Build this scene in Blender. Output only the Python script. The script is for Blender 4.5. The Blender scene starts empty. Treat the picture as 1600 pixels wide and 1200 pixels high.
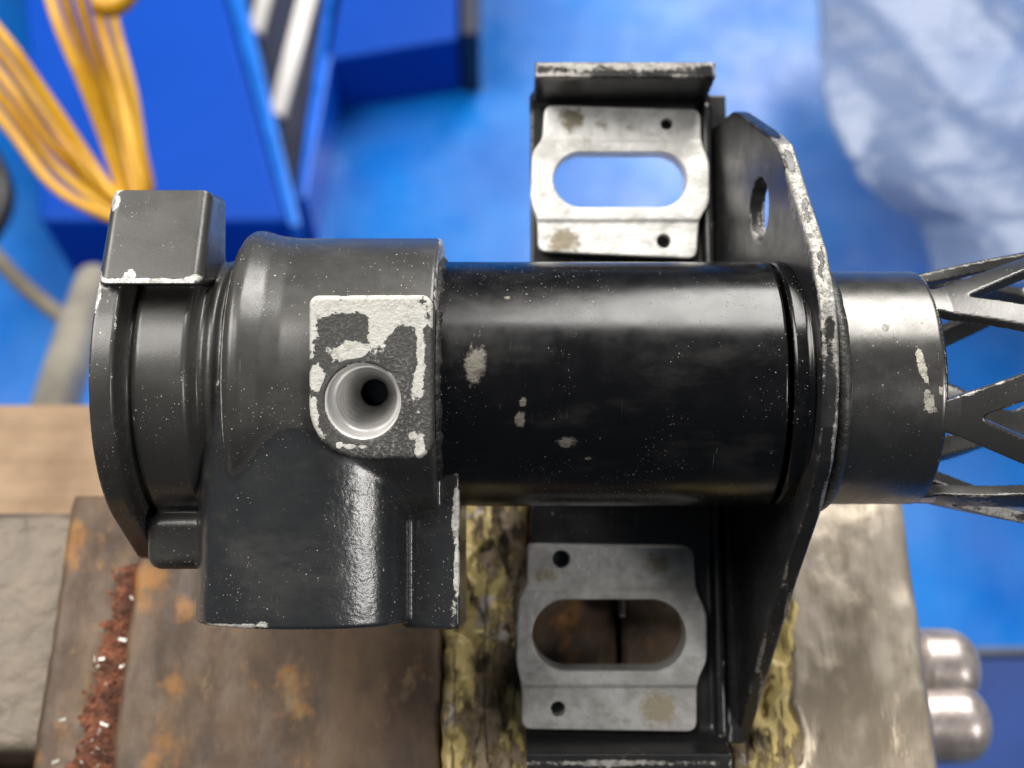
import bpy, math, random
import numpy as np
from mathutils import Vector, Matrix, noise as mnoise

S = 0.000115            # metres per model unit
TH = math.radians(25)   # the column lies tilted in the vise
O = Vector((0, 0, 1.0)) # column axis, one metre above the floor
ROT = Matrix.Rotation(TH, 4, 'X')
CAMH = 2000.0
scene = bpy.context.scene
col = scene.collection
random.seed(4)
rng = np.random.default_rng(7)

# ------------------------------------------------------------------ camera
cam_d = bpy.data.cameras.new('camera')
cam = bpy.data.objects.new('camera', cam_d)
col.objects.link(cam)
cam.matrix_world = Matrix.Translation(O) @ ROT @ Matrix.Translation((0, 0, CAMH * S))
cam_d.sensor_width = 36
cam_d.lens = 45
cam_d.clip_start = 0.005
cam_d.clip_end = 50
cam_d.dof.use_dof = True
cam_d.dof.focus_distance = 1810 * S
cam_d.dof.aperture_fstop = 16
scene.camera = cam

# ------------------------------------------------------------------ world, lamps, exposure
w = bpy.data.worlds.new('World')
scene.world = w
w.use_nodes = True
w.node_tree.nodes['Background'].inputs[0].default_value = (0.66, 0.80, 1.0, 1)
w.node_tree.nodes['Background'].inputs[1].default_value = 0.075

def area(name, loc, target, sx, sy, power, colr):
    d = bpy.data.lights.new(name, 'AREA')
    d.shape = 'RECTANGLE'
    d.size, d.size_y, d.energy, d.color = sx, sy, power, colr
    o = bpy.data.objects.new(name, d)
    col.objects.link(o)
    o.location = loc
    o.rotation_euler = (Vector(target) - Vector(loc)).to_track_quat('-Z', 'Y').to_euler()
    return o
area('ceiling_lamp', (0.72, 2.1, 2.6), (0.2, 0.6, 0.5), 1.1, 2.2, 112, (1.0, 0.97, 0.92))
area('ceiling_lamp', (-1.05, 0.55, 2.45), (0, 0, 0.9), 0.9, 1.6, 56, (1.0, 0.96, 0.9))
area('ceiling_lamp', (1.35, -0.8, 2.35), (0, 0, 0.95), 0.35, 0.6, 15, (1.0, 0.97, 0.93))
scene.view_settings.view_transform = 'Standard'
scene.view_settings.look = 'None'
scene.view_settings.gamma = 1
scene.view_settings.use_curve_mapping = False
scene.view_settings.exposure = 0.0
scene.cycles.max_bounces = 8
scene.cycles.use_denoising = True

# ------------------------------------------------------------------ frames
def cw(p):
    """column frame (model units) -> world metres"""
    return O + (ROT @ Vector((p[0] * S, p[1] * S, p[2] * S)))

sT, cT = math.sin(TH), math.cos(TH)
def PH(px, py, h):
    """photo point -> world point on the horizontal plane h model units above the axis"""
    a, b = (px - 800) / 2000, (600 - py) / 2000
    z = (h - b * 2000 * sT) / (cT - b * sT)
    k = 2000 - z
    return cw((a * k, b * k, z))
def PC(px, py, z):
    k = (2000 - z) / 2000
    return ((px - 800) * k, (600 - py) * k, z)
def WZ(h):
    return 1.0 + h * S

# ------------------------------------------------------------------ node helper
class NT:
    def __init__(self, name):
        self.m = bpy.data.materials.new(name)
        self.m.use_nodes = True
        self.t = self.m.node_tree
        self.b = self.t.nodes['Principled BSDF']
        self.out = self.t.nodes['Material Output']
        tc = self.t.nodes.new('ShaderNodeTexCoord')
        vs = self.t.nodes.new('ShaderNodeVectorMath'); vs.operation = 'SCALE'
        vs.inputs['Scale'].default_value = 1 / S
        self.t.links.new(tc.outputs['Object'], vs.inputs[0])
        self.P = vs.outputs[0]
    def put(self, sock, v):
        if isinstance(v, bpy.types.NodeSocket):
            self.t.links.new(v, sock)
        else:
            if isinstance(v, (tuple, list)) and len(v) == 3 and sock.type == 'RGBA':
                v = (*v, 1)
            sock.default_value = v
    def map(self, scale, loc=(0, 0, 0), rot=(0, 0, 0)):
        n = self.t.nodes.new('ShaderNodeMapping')
        self.t.links.new(self.P, n.inputs[0])
        n.inputs['Scale'].default_value = scale
        n.inputs['Location'].default_value = loc
        n.inputs['Rotation'].default_value = rot
        return n.outputs[0]
    def noise(self, size, detail=4, rough=0.55, vec=None, dist=0.0, loc=(0, 0, 0)):
        n = self.t.nodes.new('ShaderNodeTexNoise')
        s = size if isinstance(size, (tuple, list)) else (size,) * 3
        self.t.links.new(vec or self.map(tuple(1 / q for q in s), loc), n.inputs['Vector'])
        n.inputs['Scale'].default_value = 1
        n.inputs['Detail'].default_value = detail
        n.inputs['Roughness'].default_value = rough
        n.inputs['Distortion'].default_value = dist
        return n.outputs['Fac']
    def vor(self, size, feature='F1', out='Distance', rnd=1.0, loc=(0, 0, 0)):
        n = self.t.nodes.new('ShaderNodeTexVoronoi')
        n.feature = feature
        s = size if isinstance(size, (tuple, list)) else (size,) * 3
        self.t.links.new(self.map(tuple(1 / q for q in s), loc), n.inputs['Vector'])
        n.inputs['Scale'].default_value = 1
        n.inputs['Randomness'].default_value = rnd
        return n.outputs['Distance'], (n.outputs['Color'] if 'Color' in n.outputs else None)
    def math(self, op, a, b=0.0, c=0.0, clamp=False):
        n = self.t.nodes.new('ShaderNodeMath'); n.operation = op; n.use_clamp = clamp
        for i, v in enumerate((a, b, c)):
            self.put(n.inputs[i], v)
        return n.outputs[0]
    def ramp(self, v, lo, hi, a=0.0, b=1.0):
        n = self.t.nodes.new('ShaderNodeMapRange'); n.interpolation_type = 'SMOOTHSTEP'
        self.put(n.inputs[0], v)
        for i, q in enumerate((lo, hi, a, b)):
            self.put(n.inputs[i + 1], q)
        return n.outputs[0]
    def mix(self, f, a, b):
        n = self.t.nodes.new('ShaderNodeMix'); n.data_type = 'RGBA'
        self.put(n.inputs[0], f); self.put(n.inputs[6], a); self.put(n.inputs[7], b)
        return n.outputs[2]
    def mixf(self, f, a, b):
        n = self.t.nodes.new('ShaderNodeMix'); n.data_type = 'FLOAT'
        self.put(n.inputs[0], f); self.put(n.inputs[2], a); self.put(n.inputs[3], b)
        return n.outputs[0]
    def attr(self, name):
        n = self.t.nodes.new('ShaderNodeAttribute'); n.attribute_name = name
        return n.outputs['Fac']
    def sep(self, v, i):
        n = self.t.nodes.new('ShaderNodeSeparateXYZ'); self.t.links.new(v, n.inputs[0])
        return n.outputs[i]
    def bump(self, h, dist, strength=1.0, normal=None):
        n = self.t.nodes.new('ShaderNodeBump')
        self.put(n.inputs['Height'], h)
        n.inputs['Distance'].default_value = dist * S
        n.inputs['Strength'].default_value = strength
        if normal: self.t.links.new(normal, n.inputs['Normal'])
        return n.outputs[0]
    def set(self, **kw):
        for k, v in kw.items():
            self.put(self.b.inputs[k.replace('_', ' ')], v)
        return self.m

def simple(name, c, rough=0.5, metal=0.0, var=0.25, size=200, bump=0.0, bsize=10):
    n = NT(name)
    f = n.noise(size, 5)
    c2 = tuple(q * (1 - var) for q in c)
    n.set(Base_Color=n.mix(n.ramp(f, 0.3, 0.7), c2, c), Metallic=metal,
          Roughness=n.ramp(f, 0.3, 0.7, rough * 0.85, min(1, rough * 1.15)))
    if bump:
        n.set(Normal=n.bump(n.noise(bsize, 4), bump))
    return n.m

def paint(name, base=(0.012, 0.012, 0.013), rough=0.45, grain=2.0, gsize=5, dust=0.5, edge_gain=1.0,
          chip_col=(0.62, 0.61, 0.57), smear=0.3, spec=0.5, rough_zone=None, chip_metal=0.35, dents=0.0, metal=0.0, coat=0.0, speck=0.75):
    """worn black paint: chips where 'edge' and 'chip' attributes plus noise pass a limit, dust specks, grime"""
    n = NT(name)
    big = n.noise(60, 6, 0.65, dist=0.4)
    fine = n.noise(9, 6, 0.72, dist=0.5)
    e = n.math('MULTIPLY', n.attr('edge'), edge_gain)
    wear = n.math('ADD', n.math('ADD', e, n.attr('chip')), n.math('MULTIPLY', n.math('SUBTRACT', n.math('ADD', n.math('MULTIPLY', big, 0.55), n.math('MULTIPLY', fine, 0.45)), 0.5), 1.9))
    chip = n.ramp(wear, 0.50, 0.56)
    # dust specks: random cells, random size
    def specks(size, keep, rad, loc):
        d, c = n.vor(size, loc=loc)
        r = n.sep(c, 0); g = n.sep(c, 1)
        here = n.math('GREATER_THAN', r, keep)
        return n.math('MULTIPLY', here, n.math('LESS_THAN', d, n.math('MULTIPLY', g, rad)))
    patch = n.ramp(n.noise(120, 3), 0.38, 0.66, 0.15, 1.0)
    sp = n.math('MAXIMUM', specks(5.5, 1.0 - 0.5 * dust, 0.2, (3, 1, 7)), specks(12, 1.0 - 0.4 * dust, 0.125, (9, 4, 2)))
    gr = n.math('MULTIPLY', n.ramp(n.noise(2.8, 2, 0.6, loc=(7, 7, 3)), 0.68, 0.73), dust)
    sp = n.math('MAXIMUM', sp, gr)
    sp = n.math('MULTIPLY', sp, n.math('GREATER_THAN', n.math('ADD', patch, n.math('MULTIPLY', n.noise(30, 3, 0.7), 0.8)), 0.80))
    haze = n.math('MULTIPLY', n.ramp(n.noise((140, 60, 60), 6, 0.65, loc=(5, 5, 5)), 0.48, 0.75), smear)
    cav = n.math('MULTIPLY', n.ramp(n.attr('edge'), -0.03, -0.16), n.ramp(n.noise(7, 4, 0.7, loc=(4, 4, 9)), 0.42, 0.66))
    haze = n.math('MAXIMUM', haze, n.math('MULTIPLY', cav, 0.22 * min(1.0, dust * 1.2)))
    c0 = n.mix(haze, base, (0.11, 0.105, 0.095))
    c1 = n.mix(n.math('MULTIPLY', sp, speck), c0, (0.50, 0.47, 0.41))
    scr = n.math('MULTIPLY', n.ramp(n.noise((3, 70, 30), 3, 0.6, loc=(1, 3, 5)), 0.66, 0.72), n.ramp(n.noise(80, 2, loc=(6, 6, 1)), 0.52, 0.62))
    c1 = n.mix(n.math('MULTIPLY', scr, 0.3), c1, (0.22, 0.21, 0.19))
    stain = n.ramp(n.noise(14, 5, 0.7, loc=(2, 8, 1)), 0.45, 0.62)
    cc = n.mix(n.math('MULTIPLY', stain, 0.7), chip_col, tuple(q * 0.35 for q in chip_col))
    under = n.math('MULTIPLY', n.ramp(wear, 0.40, 0.50), 0.6)
    c1 = n.mix(under, c1, (0.085, 0.075, 0.065))
    chip = n.math('MULTIPLY', chip, n.ramp(n.noise(5, 4, 0.7, loc=(5, 1, 1)), 0.30, 0.52, 0.6, 1.0))
    c2 = n.mix(chip, c1, cc)
    rb = n.ramp(n.noise(40, 5), 0.3, 0.7, rough * 0.85, rough * 1.2)
    ro = n.mixf(n.math('MAXIMUM', chip, sp), n.math('ADD', rb, n.math('MULTIPLY', haze, 0.2)), 0.5)
    g = n.noise(gsize, 3, 0.6)
    if rough_zone:
        zone = n.attr('zone')
        lump = n.math('ADD', n.noise(6, 3, 0.7, loc=(1, 1, 4)), n.math('MULTIPLY', n.noise(26, 3, 0.6, loc=(1, 7, 4)), 1.5))
        g = n.math('ADD', g, n.math('MULTIPLY', zone, n.math('MULTIPLY', lump, rough_zone)))
    nb = n.bump(g, grain)
    nb = n.bump(n.math('MULTIPLY', chip, n.math('SUBTRACT', n.math('MULTIPLY', fine, 0.6), 1.0)), 2.5, 0.8, nb)
    nb = n.bump(sp, 2.0, 0.8, nb)
    if dents:
        nb = n.bump(n.noise(45, 3), dents, 1.0, nb)
    n.set(Base_Color=c2, Roughness=ro, Metallic=n.mixf(chip, metal, chip_metal), Normal=nb)
    n.set(Specular_IOR_Level=spec, Coat_Weight=n.math('MULTIPLY', n.math('SUBTRACT', 1.0, n.math('MAXIMUM', chip, n.math('MULTIPLY', sp, 0.8))), coat), Coat_Roughness=0.16, Coat_Normal=nb)
    return n.m

# ------------------------------------------------------------------ object helpers
def tag(o, label, cat, group=None, kind=None):
    if label: o['label'] = label
    if cat: o['category'] = cat
    if group: o['group'] = group
    if kind: o['kind'] = kind
    return o
def empty(name, loc, label, cat, rot=(0, 0, 0), group=None):
    o = bpy.data.objects.new(name, None)
    o.empty_display_size = 0.01
    col.objects.link(o)
    o.location = loc; o.rotation_euler = rot
    return tag(o, label, cat, group)
def link(name, me, mat, parent=None):
    o = bpy.data.objects.new(name, me)
    col.objects.link(o)
    if mat is not None and not me.materials: me.materials.append(mat)
    if parent: o.parent = parent
    return o
def mesh_np(name, V, F, normals=None, attrs=None, smooth=True):
    """V (n,3) metres, F (m,4) quads"""
    me = bpy.data.meshes.new(name)
    F = np.asarray(F, np.int32); V = np.asarray(V, np.float32)
    m, k = F.shape
    me.vertices.add(len(V)); me.vertices.foreach_set('co', V.ravel())
    me.loops.add(m * k); me.loops.foreach_set('vertex_index', F.ravel())
    me.polygons.add(m)
    me.polygons.foreach_set('loop_start', np.arange(m, dtype=np.int32) * k)
    if smooth: me.polygons.foreach_set('use_smooth', np.ones(m, bool))
    me.update(calc_edges=True)
    me.validate()
    for an, av in (attrs or {}).items():
        a = me.attributes.new(an, 'FLOAT', 'POINT')
        a.data.foreach_set('value', np.asarray(av, np.float32))
    if normals is not None:
        me.normals_split_custom_set_from_vertices(np.asarray(normals, np.float32).tolist())
    return me
def plain(name, verts, faces, mat, parent=None, smooth=False):
    me = bpy.data.meshes.new(name)
    me.from_pydata([tuple(v) for v in verts], [], faces)
    me.update()
    if smooth:
        for p in me.polygons: p.use_smooth = True
    return link(name, me, mat, parent)

# ---- signed distance modelling (vectorised)
def smin(a, b, k):
    h = np.clip(0.5 + 0.5 * (b - a) / k, 0, 1)
    return b + (a - b) * h - k * h * (1 - h)
def smax(a, b, k):
    return -smin(-a, -b, k)
def box(x, y, z, x0, x1, y0, y1, z0, z1, r=0.0):
    qx = np.abs(x - (x0 + x1) / 2) - (x1 - x0) / 2 + r
    qy = np.abs(y - (y0 + y1) / 2) - (y1 - y0) / 2 + r
    qz = np.abs(z - (z0 + z1) / 2) - (z1 - z0) / 2 + r
    return np.sqrt(np.maximum(qx, 0) ** 2 + np.maximum(qy, 0) ** 2 + np.maximum(qz, 0) ** 2) + np.minimum(np.maximum(qx, np.maximum(qy, qz)), 0) - r
def poly2(u, v, pts):
    """signed distance to a polygon"""
    d = np.full(np.broadcast(u, v).shape, 1e18, np.float32)
    inside = np.zeros(d.shape, bool)
    n = len(pts)
    for i in range(n):
        ax, ay = pts[i]; bx, by = pts[(i + 1) % n]
        ex, ey = bx - ax, by - ay
        wx, wy = u - ax, v - ay
        t = np.clip((wx * ex + wy * ey) / (ex * ex + ey * ey), 0, 1)
        d = np.minimum(d, (wx - ex * t) ** 2 + (wy - ey * t) ** 2)
        c = ((ay <= v) & (by > v)) | ((by <= v) & (ay > v))
        if ey != 0:
            inside ^= c & (u < ax + (v - ay) / ey * ex)
    d = np.sqrt(d)
    return np.where(inside, -d, d)
def extr(d2, w0, w1, wv, r=0.0):
    """extrude 2-D distance along an axis with rounding r"""
    a = d2 + r
    b = np.abs(wv - (w0 + w1) / 2) - (w1 - w0) / 2 + r
    return np.minimum(np.maximum(a, b), 0) + np.sqrt(np.maximum(a, 0) ** 2 + np.maximum(b, 0) ** 2) - r

def sdf_mesh(f, lo, hi, h):
    lo = np.array(lo, float); hi = np.array(hi, float)
    n = np.ceil((hi - lo) / h).astype(int) + 1
    ax = [(lo[i] + h * np.arange(n[i])).astype(np.float32) for i in range(3)]
    X, Y, Z = np.meshgrid(*ax, indexing='ij', sparse=True)
    F = np.broadcast_to(f(X, Y, Z), tuple(n)).astype(np.float32)
    s = F < 0
    nx, ny, nz = n - 1
    acc = np.zeros((nx, ny, nz, 3), np.float32); cnt = np.zeros((nx, ny, nz), np.float32)
    sl = lambda a, m: slice(a, a + m)
    for axis in range(3):
        o1, o2 = [i for i in range(3) if i != axis]
        for a in (0, 1):
            for b in (0, 1):
                st = [0, 0, 0]; st[o1] = a; st[o2] = b
                en = list(st); en[axis] = 1
                A = F[sl(st[0], nx), sl(st[1], ny), sl(st[2], nz)]
                B = F[sl(en[0], nx), sl(en[1], ny), sl(en[2], nz)]
                m = (A < 0) != (B < 0)
                t = np.where(m, A / np.where(m, A - B, 1), 0)
                for c in range(3):
                    acc[..., c] += np.where(m, (st[c] + (t if c == axis else 0)), 0)
                cnt += m
    act = cnt > 0
    idx = np.full((nx, ny, nz), -1, np.int32)
    idx[act] = np.arange(act.sum())
    cells = np.argwhere(act)
    V = lo + h * (cells + acc[act] / cnt[act][:, None])
    quads = []
    for axis in range(3):
        o1, o2 = (axis + 1) % 3, (axis + 2) % 3
        A = [slice(0, n[i]) for i in range(3)]; B = list(A)
        A[axis] = slice(0, n[axis] - 1); B[axis] = slice(1, n[axis])
        for o in (o1, o2):
            A[o] = slice(1, n[o] - 1); B[o] = slice(1, n[o] - 1)
        a, b = s[tuple(A)], s[tuple(B)]
        pos = np.argwhere(a != b)
        if not len(pos): continue
        flip = a[tuple(pos.T)]
        c = pos.copy(); c[:, o1] += 1; c[:, o2] += 1
        def cell(d1, d2):
            q = c.copy(); q[:, o1] += d1; q[:, o2] += d2
            return idx[tuple(q.T)]
        q = np.stack([cell(-1, -1), cell(0, -1), cell(0, 0), cell(-1, 0)], 1)
        q[~flip] = q[~flip][:, ::-1]
        quads.append(q)
    Q = np.concatenate(quads)
    def grad(V, e=0.8):
        x, y, z = V[:, 0], V[:, 1], V[:, 2]
        g = np.stack([f(x + e, y, z) - f(x - e, y, z), f(x, y + e, z) - f(x, y - e, z), f(x, y, z + e) - f(x, y, z - e)], 1)
        L = np.linalg.norm(g, axis=1, keepdims=True)
        return g / np.maximum(L, 1e-9), L[:, 0] / (2 * e)
    for _ in range(2):
        g, L = grad(V)
        st = np.clip(f(V[:, 0], V[:, 1], V[:, 2]) / np.maximum(L, 0.3), -h, h)
        V = V - g * st[:, None]
    g, L = grad(V)
    return V, Q, g
DIRS = np.array([(a, b, c) for a in (-1, 0, 1) for b in (-1, 0, 1) for c in (-1, 0, 1) if (a, b, c) != (0, 0, 0)], float)
DIRS /= np.linalg.norm(DIRS, axis=1)[:, None]
def convexity(f, V, r):
    acc = np.zeros(len(V))
    for d in DIRS:
        acc += f(V[:, 0] + d[0] * r, V[:, 1] + d[1] * r, V[:, 2] + d[2] * r)
    return acc / len(DIRS) / r
def blobs(V, items, z_aware=False):
    """wear field from photo-placed blotches: (px,py,rx,ry,amount); field is 1 at a blotch centre"""
    k = 2000 / (2000 - V[:, 2])
    px = 800 + V[:, 0] * k; py = 600 - V[:, 1] * k
    out = np.zeros(len(V))
    for it in items:
        x, y, rx, ry, a = it[:5]
        an = math.radians(it[5]) if len(it) > 5 else 0
        dx, dy = px - x, py - y
        u = (dx * math.cos(an) + dy * math.sin(an)) / rx; v = (-dx * math.sin(an) + dy * math.cos(an)) / ry
        d = np.sqrt(u * u + v * v)
        g = a * np.clip(1.05 - 0.55 * d, 0, 1)
        if a > 0: out = np.maximum(out, g)
        else: out = out + g
    return out
def sdf_obj(name, f, lo, hi, h, mat, parent, er=8, chips=(), only_up=True, extra=None):
    V, Q, g = sdf_mesh(f, lo, hi, h)
    at = {'edge': convexity(f, V, er)}
    c = blobs(V, chips) if chips else np.zeros(len(V))
    at['chip'] = np.where((g[:, 2] > 0.1), c, np.minimum(c, 0))
    if extra: at.update(extra(V, g))
    return link(name, mesh_np(name, V * S, Q, g, at), mat, parent)

def lathe_x(name, prof, mat, parent, y0=0, z0=0, seg=160, chips=(), step=6, chip_up=True):
    """prof: list of (x, r); resampled; revolved about the x axis"""
    P = [np.array(prof[0], float)]
    for a, b in zip(prof[:-1], prof[1:]):
        a, b = np.array(a, float), np.array(b, float)
        n = max(1, int(np.linalg.norm(b - a) / step))
        for i in range(1, n + 1): P.append(a + (b - a) * i / n)
    P = np.array(P)
    an = np.arange(seg) * 2 * math.pi / seg
    V = np.zeros((len(P), seg, 3))
    V[..., 0] = P[:, 0][:, None]
    V[..., 1] = y0 + P[:, 1][:, None] * np.sin(an)
    V[..., 2] = z0 + P[:, 1][:, None] * np.cos(an)
    V = V.reshape(-1, 3)
    i, j = np.meshgrid(np.arange(len(P) - 1), np.arange(seg), indexing='ij')
    j2 = (j + 1) % seg
    Q = np.stack([i * seg + j, (i + 1) * seg + j, (i + 1) * seg + j2, i * seg + j2], -1).reshape(-1, 4)
    c = blobs(V, chips) if chips else np.zeros(len(V))
    c = np.where(V[:, 2] > 0, c, 0)
    me = mesh_np(name, V * S, Q, None, {'edge': np.zeros(len(V)), 'chip': c})
    o = link(name, me, mat, parent)
    return o

# ================================================================== SETTING
def wpos(x, y, h):     # world position from model units: x, y level, h above the axis
    return Vector((x * S, y * S, 1.0 + h * S))
FLOOR = -1.0 / S
n = NT('blue_floor_paint')
fn = n.noise(1500, 6, 0.6); sc = n.noise((5000, 300, 300), 5, 0.7)
n.set(Base_Color=n.mix(n.ramp(fn, 0.3, 0.7), (0.001, 0.11, 0.46), (0.002, 0.165, 0.56)),
      Roughness=n.ramp(n.noise(900, 5, 0.65), 0.3, 0.7, 0.22, 0.42), Specular_IOR_Level=0.4,
      Normal=n.bump(n.noise(2500, 3), 60, 0.6))
floor_mat = n.m
fl = plain('floor', [(-4, -1.0, 0), (4, -1.0, 0), (4, 5, 0), (-4, 5, 0)], [(0, 1, 2, 3)], floor_mat)
tag(fl, 'glossy blue painted workshop floor', None, kind='structure')

cab_blue = simple('cabinet_blue', (0.001, 0.060, 0.42), 0.5, 0, 0.15, 3000)
cab_blue.node_tree.nodes['Principled BSDF'].inputs['Specular IOR Level'].default_value = 0.15
cab_dark = simple('dark_navy', (0.010, 0.016, 0.05), 0.5, 0, 0.3, 800)
rail_white = simple('rail_white', (0.80, 0.77, 0.72), 0.7, 0, 0.15, 600)
wood = NT('bench_wood')
wf = wood.noise((900, 60, 60), 6, 0.6, dist=0.6); ws = wood.noise(260, 5)
wood.set(Base_Color=wood.mix(wood.ramp(ws, 0.4, 0.7), wood.mix(wf, (0.26, 0.17, 0.09), (0.34, 0.235, 0.14)), (0.19, 0.115, 0.06)), Roughness=0.65,
         Normal=wood.bump(wf, 12))
wood = wood.m

def prism_px(name, pts, h1, h0, mat, parent=None, bevel=0.0):
    """level slab whose top outline is given by photo points at height h1"""
    top = [PH(x, y, h1) for x, y in pts]
    bot = [Vector((v.x, v.y, WZ(h0))) for v in top]
    m = len(top)
    faces = [tuple(range(m)), tuple(range(2 * m - 1, m - 1, -1))]
    faces += [(i, m + i, m + (i + 1) % m, (i + 1) % m) for i in range(m)]
    o = plain(name, top + bot, faces, mat, parent)
    import bmesh
    bm = bmesh.new(); bm.from_mesh(o.data)
    bmesh.ops.recalc_face_normals(bm, faces=bm.faces)
    if bevel:
        bmesh.ops.bevel(bm, geom=list(bm.edges), offset=bevel * S, segments=3, affect='EDGES', profile=0.5)
    bm.to_mesh(o.data); bm.free()
    return o
def box_w(name, x0, x1, y0, y1, h0, h1, mat, parent=None, bevel=0.0):
    vs = [wpos(x, y, h) for h in (h0, h1) for x, y in ((x0, y0), (x1, y0), (x1, y1), (x0, y1))]
    fs = [(3, 2, 1, 0), (4, 5, 6, 7), (0, 1, 5, 4), (1, 2, 6, 5), (2, 3, 7, 6), (3, 0, 4, 7)]
    o = plain(name, vs, fs, mat, parent)
    if bevel:
        import bmesh
        bm = bmesh.new(); bm.from_mesh(o.data)
        bmesh.ops.bevel(bm, geom=list(bm.edges), offset=bevel * S, segments=3, affect='EDGES', profile=0.5)
        bm.to_mesh(o.data); bm.free()
    return o

# tool cabinet at the left
r = empty('tool_cabinet', (0, 0, 0), 'deep blue steel cabinet beside the hanging yellow hose', 'cabinet')
prism_px('cabinet_body', [(20, -200), (300, -200), (452, 345), (60, 345)], -7600, FLOOR, cab_blue, r, 60)
prism_px('edge_trim', [(306, -200), (336, -200), (470, 352), (452, 352)], -7540, -7800, simple('trim_blue', (0.01, 0.17, 0.72), 0.3), r, 20)
# trolley next to it
r = empty('tool_trolley', (0, 0, 0), 'dark trolley with two white rails between blue panels', 'trolley')
prism_px('trolley_body', [(352, -150), (540, -150), (475, 310), (455, 310)], -8200, FLOOR, cab_dark, r, 40)
prism_px('side_panel', [(528, -150), (560, -150), (478, 310), (462, 310)], -7900, FLOOR, simple('panel_blue', (0.004, 0.13, 0.68), 0.3), r, 20)
for pts in ([(410, -40), (432, -40), (408, 50), (388, 45)], [(475, -40), (503, -40), (443, 180), (420, 176)]):
    prism_px('white_rail', pts, -8100, -8190, rail_white, r, 6)
# far cabinet at the top
r = empty('floor_cabinet', (0, 0, 0), 'low blue cabinet with a dark corner leg at the far side', 'cabinet')
prism_px('cabinet_body', [(540, -200), (715, -200), (716, 60), (500, 95)], -7900, FLOOR, cab_blue, r, 40)
prism_px('corner_leg', [(718, -200), (748, -200), (748, 52), (720, 52)], -7800, FLOOR, cab_dark, r, 20)
# pedestal at lower right
r = empty('bench_pedestal', (0, 0, 0), 'blue steel pedestal below the vise handle with a grey edge strip', 'pedestal')
prism_px('pedestal_body', [(1350, 1025), (1900, 1020), (1900, 1700), (1350, 1700)], -5200, FLOOR, simple('pedestal_blue', (0.001, 0.035, 0.20), 0.5, 0, 0.3, 900), r, 30)
prism_px('edge_strip', [(1350, 1012), (1900, 1008), (1900, 1019), (1350, 1024)], -5170, -5350, simple('strip_grey', (0.10, 0.11, 0.13), 0.5), r, 10)

# steel stand leaning behind the bench
def tube(name, pts, rad, mat, parent=None, seg=14, sub=8):
    P = []
    pts = [Vector(p) for p in pts]
    m = len(pts)
    for i in range(m - 1):
        p0, p1, p2, p3 = pts[max(0, i - 1)], pts[i], pts[i + 1], pts[min(m - 1, i + 2)]
        for k in range(sub):
            t = k / sub
            P.append(0.5 * ((2 * p1) + (p2 - p0) * t + (2 * p0 - 5 * p1 + 4 * p2 - p3) * t * t + (3 * p1 - p0 - 3 * p2 + p3) * t ** 3))
    P.append(pts[-1])
    V, F = [], []
    up = Vector((0.3, 0.2, 0.93))
    for i, p in enumerate(P):
        d = (P[min(i + 1, len(P) - 1)] - P[max(i - 1, 0)]).normalized()
        a = d.cross(up).normalized(); b = d.cross(a).normalized()
        for j in range(seg):
            an = 2 * math.pi * j / seg
            V.append(p + (a * math.cos(an) + b * math.sin(an)) * rad)
    for i in range(len(P) - 1):
        for j in range(seg):
            F.append((i * seg + j, i * seg + (j + 1) % seg, (i + 1) * seg + (j + 1) % seg, (i + 1) * seg + j))
    F.append(tuple(range(seg - 1, -1, -1))); F.append(tuple(range(len(V) - seg, len(V))))
    return plain(name, V, F, mat, parent, True)
stand_mat = simple('stand_steel', (0.34, 0.31, 0.25), 0.45, 0.3, 0.3, 300)
r = empty('steel_stand', (0, 0, 0), 'pale steel stand with a thin brace behind the bench', 'stand')
tube('stand_leg', [PH(150, 440, -3900), PH(118, 530, -3600), PH(85, 640, -3300), PH(60, 740, -3100)], 105 * S, stand_mat, r)
tube('brace', [PH(-60, 340, -4300), PH(30, 440, -4100), PH(118, 512, -3850)], 45 * S, simple('brace_steel', (0.22, 0.19, 0.14), 0.5, 0.3, 0.3, 300), r)

# black hose reel edge at the far left
r = tag(tube('black_hose', [PH(-80, 420, -5000), PH(-12, 350, -5000), PH(0, 290, -5000), PH(-40, 210, -5000)], 85 * S, simple('black_rubber', (0.012, 0.012, 0.014), 0.5)), 'thick black rubber hose at the picture edge under the yellow hose', 'hose')

# small white caster beside the far cabinet
def ball(name, c, rx, ry, rz, mat, parent=None, seg=24, rings=14):
    V, F = [], []
    for i in range(rings + 1):
        t = math.pi * i / rings
        for j in range(seg):
            p = 2 * math.pi * j / seg
            V.append((c[0] + rx * math.sin(t) * math.cos(p), c[1] + ry * math.sin(t) * math.sin(p), c[2] + rz * math.cos(t)))
    for i in range(rings):
        for j in range(seg):
            F.append((i * seg + j, (i + 1) * seg + j, (i + 1) * seg + (j + 1) % seg, i * seg + (j + 1) % seg))
    return plain(name, V, F, mat, parent, True)
c = PH(516, 102, -8400)
r = empty('caster_wheel', (c.x, c.y, 0), 'small white caster on the floor between trolley and low cabinet', 'caster')
for nm, rr, th in (('wheel', 95, 40), ('hub', 45, 55)):
    ob = ball(nm, (0, 0, 0), th * S, rr * S, rr * S, rail_white, r)
    ob.location = (0, 0, 95 * S)

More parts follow.
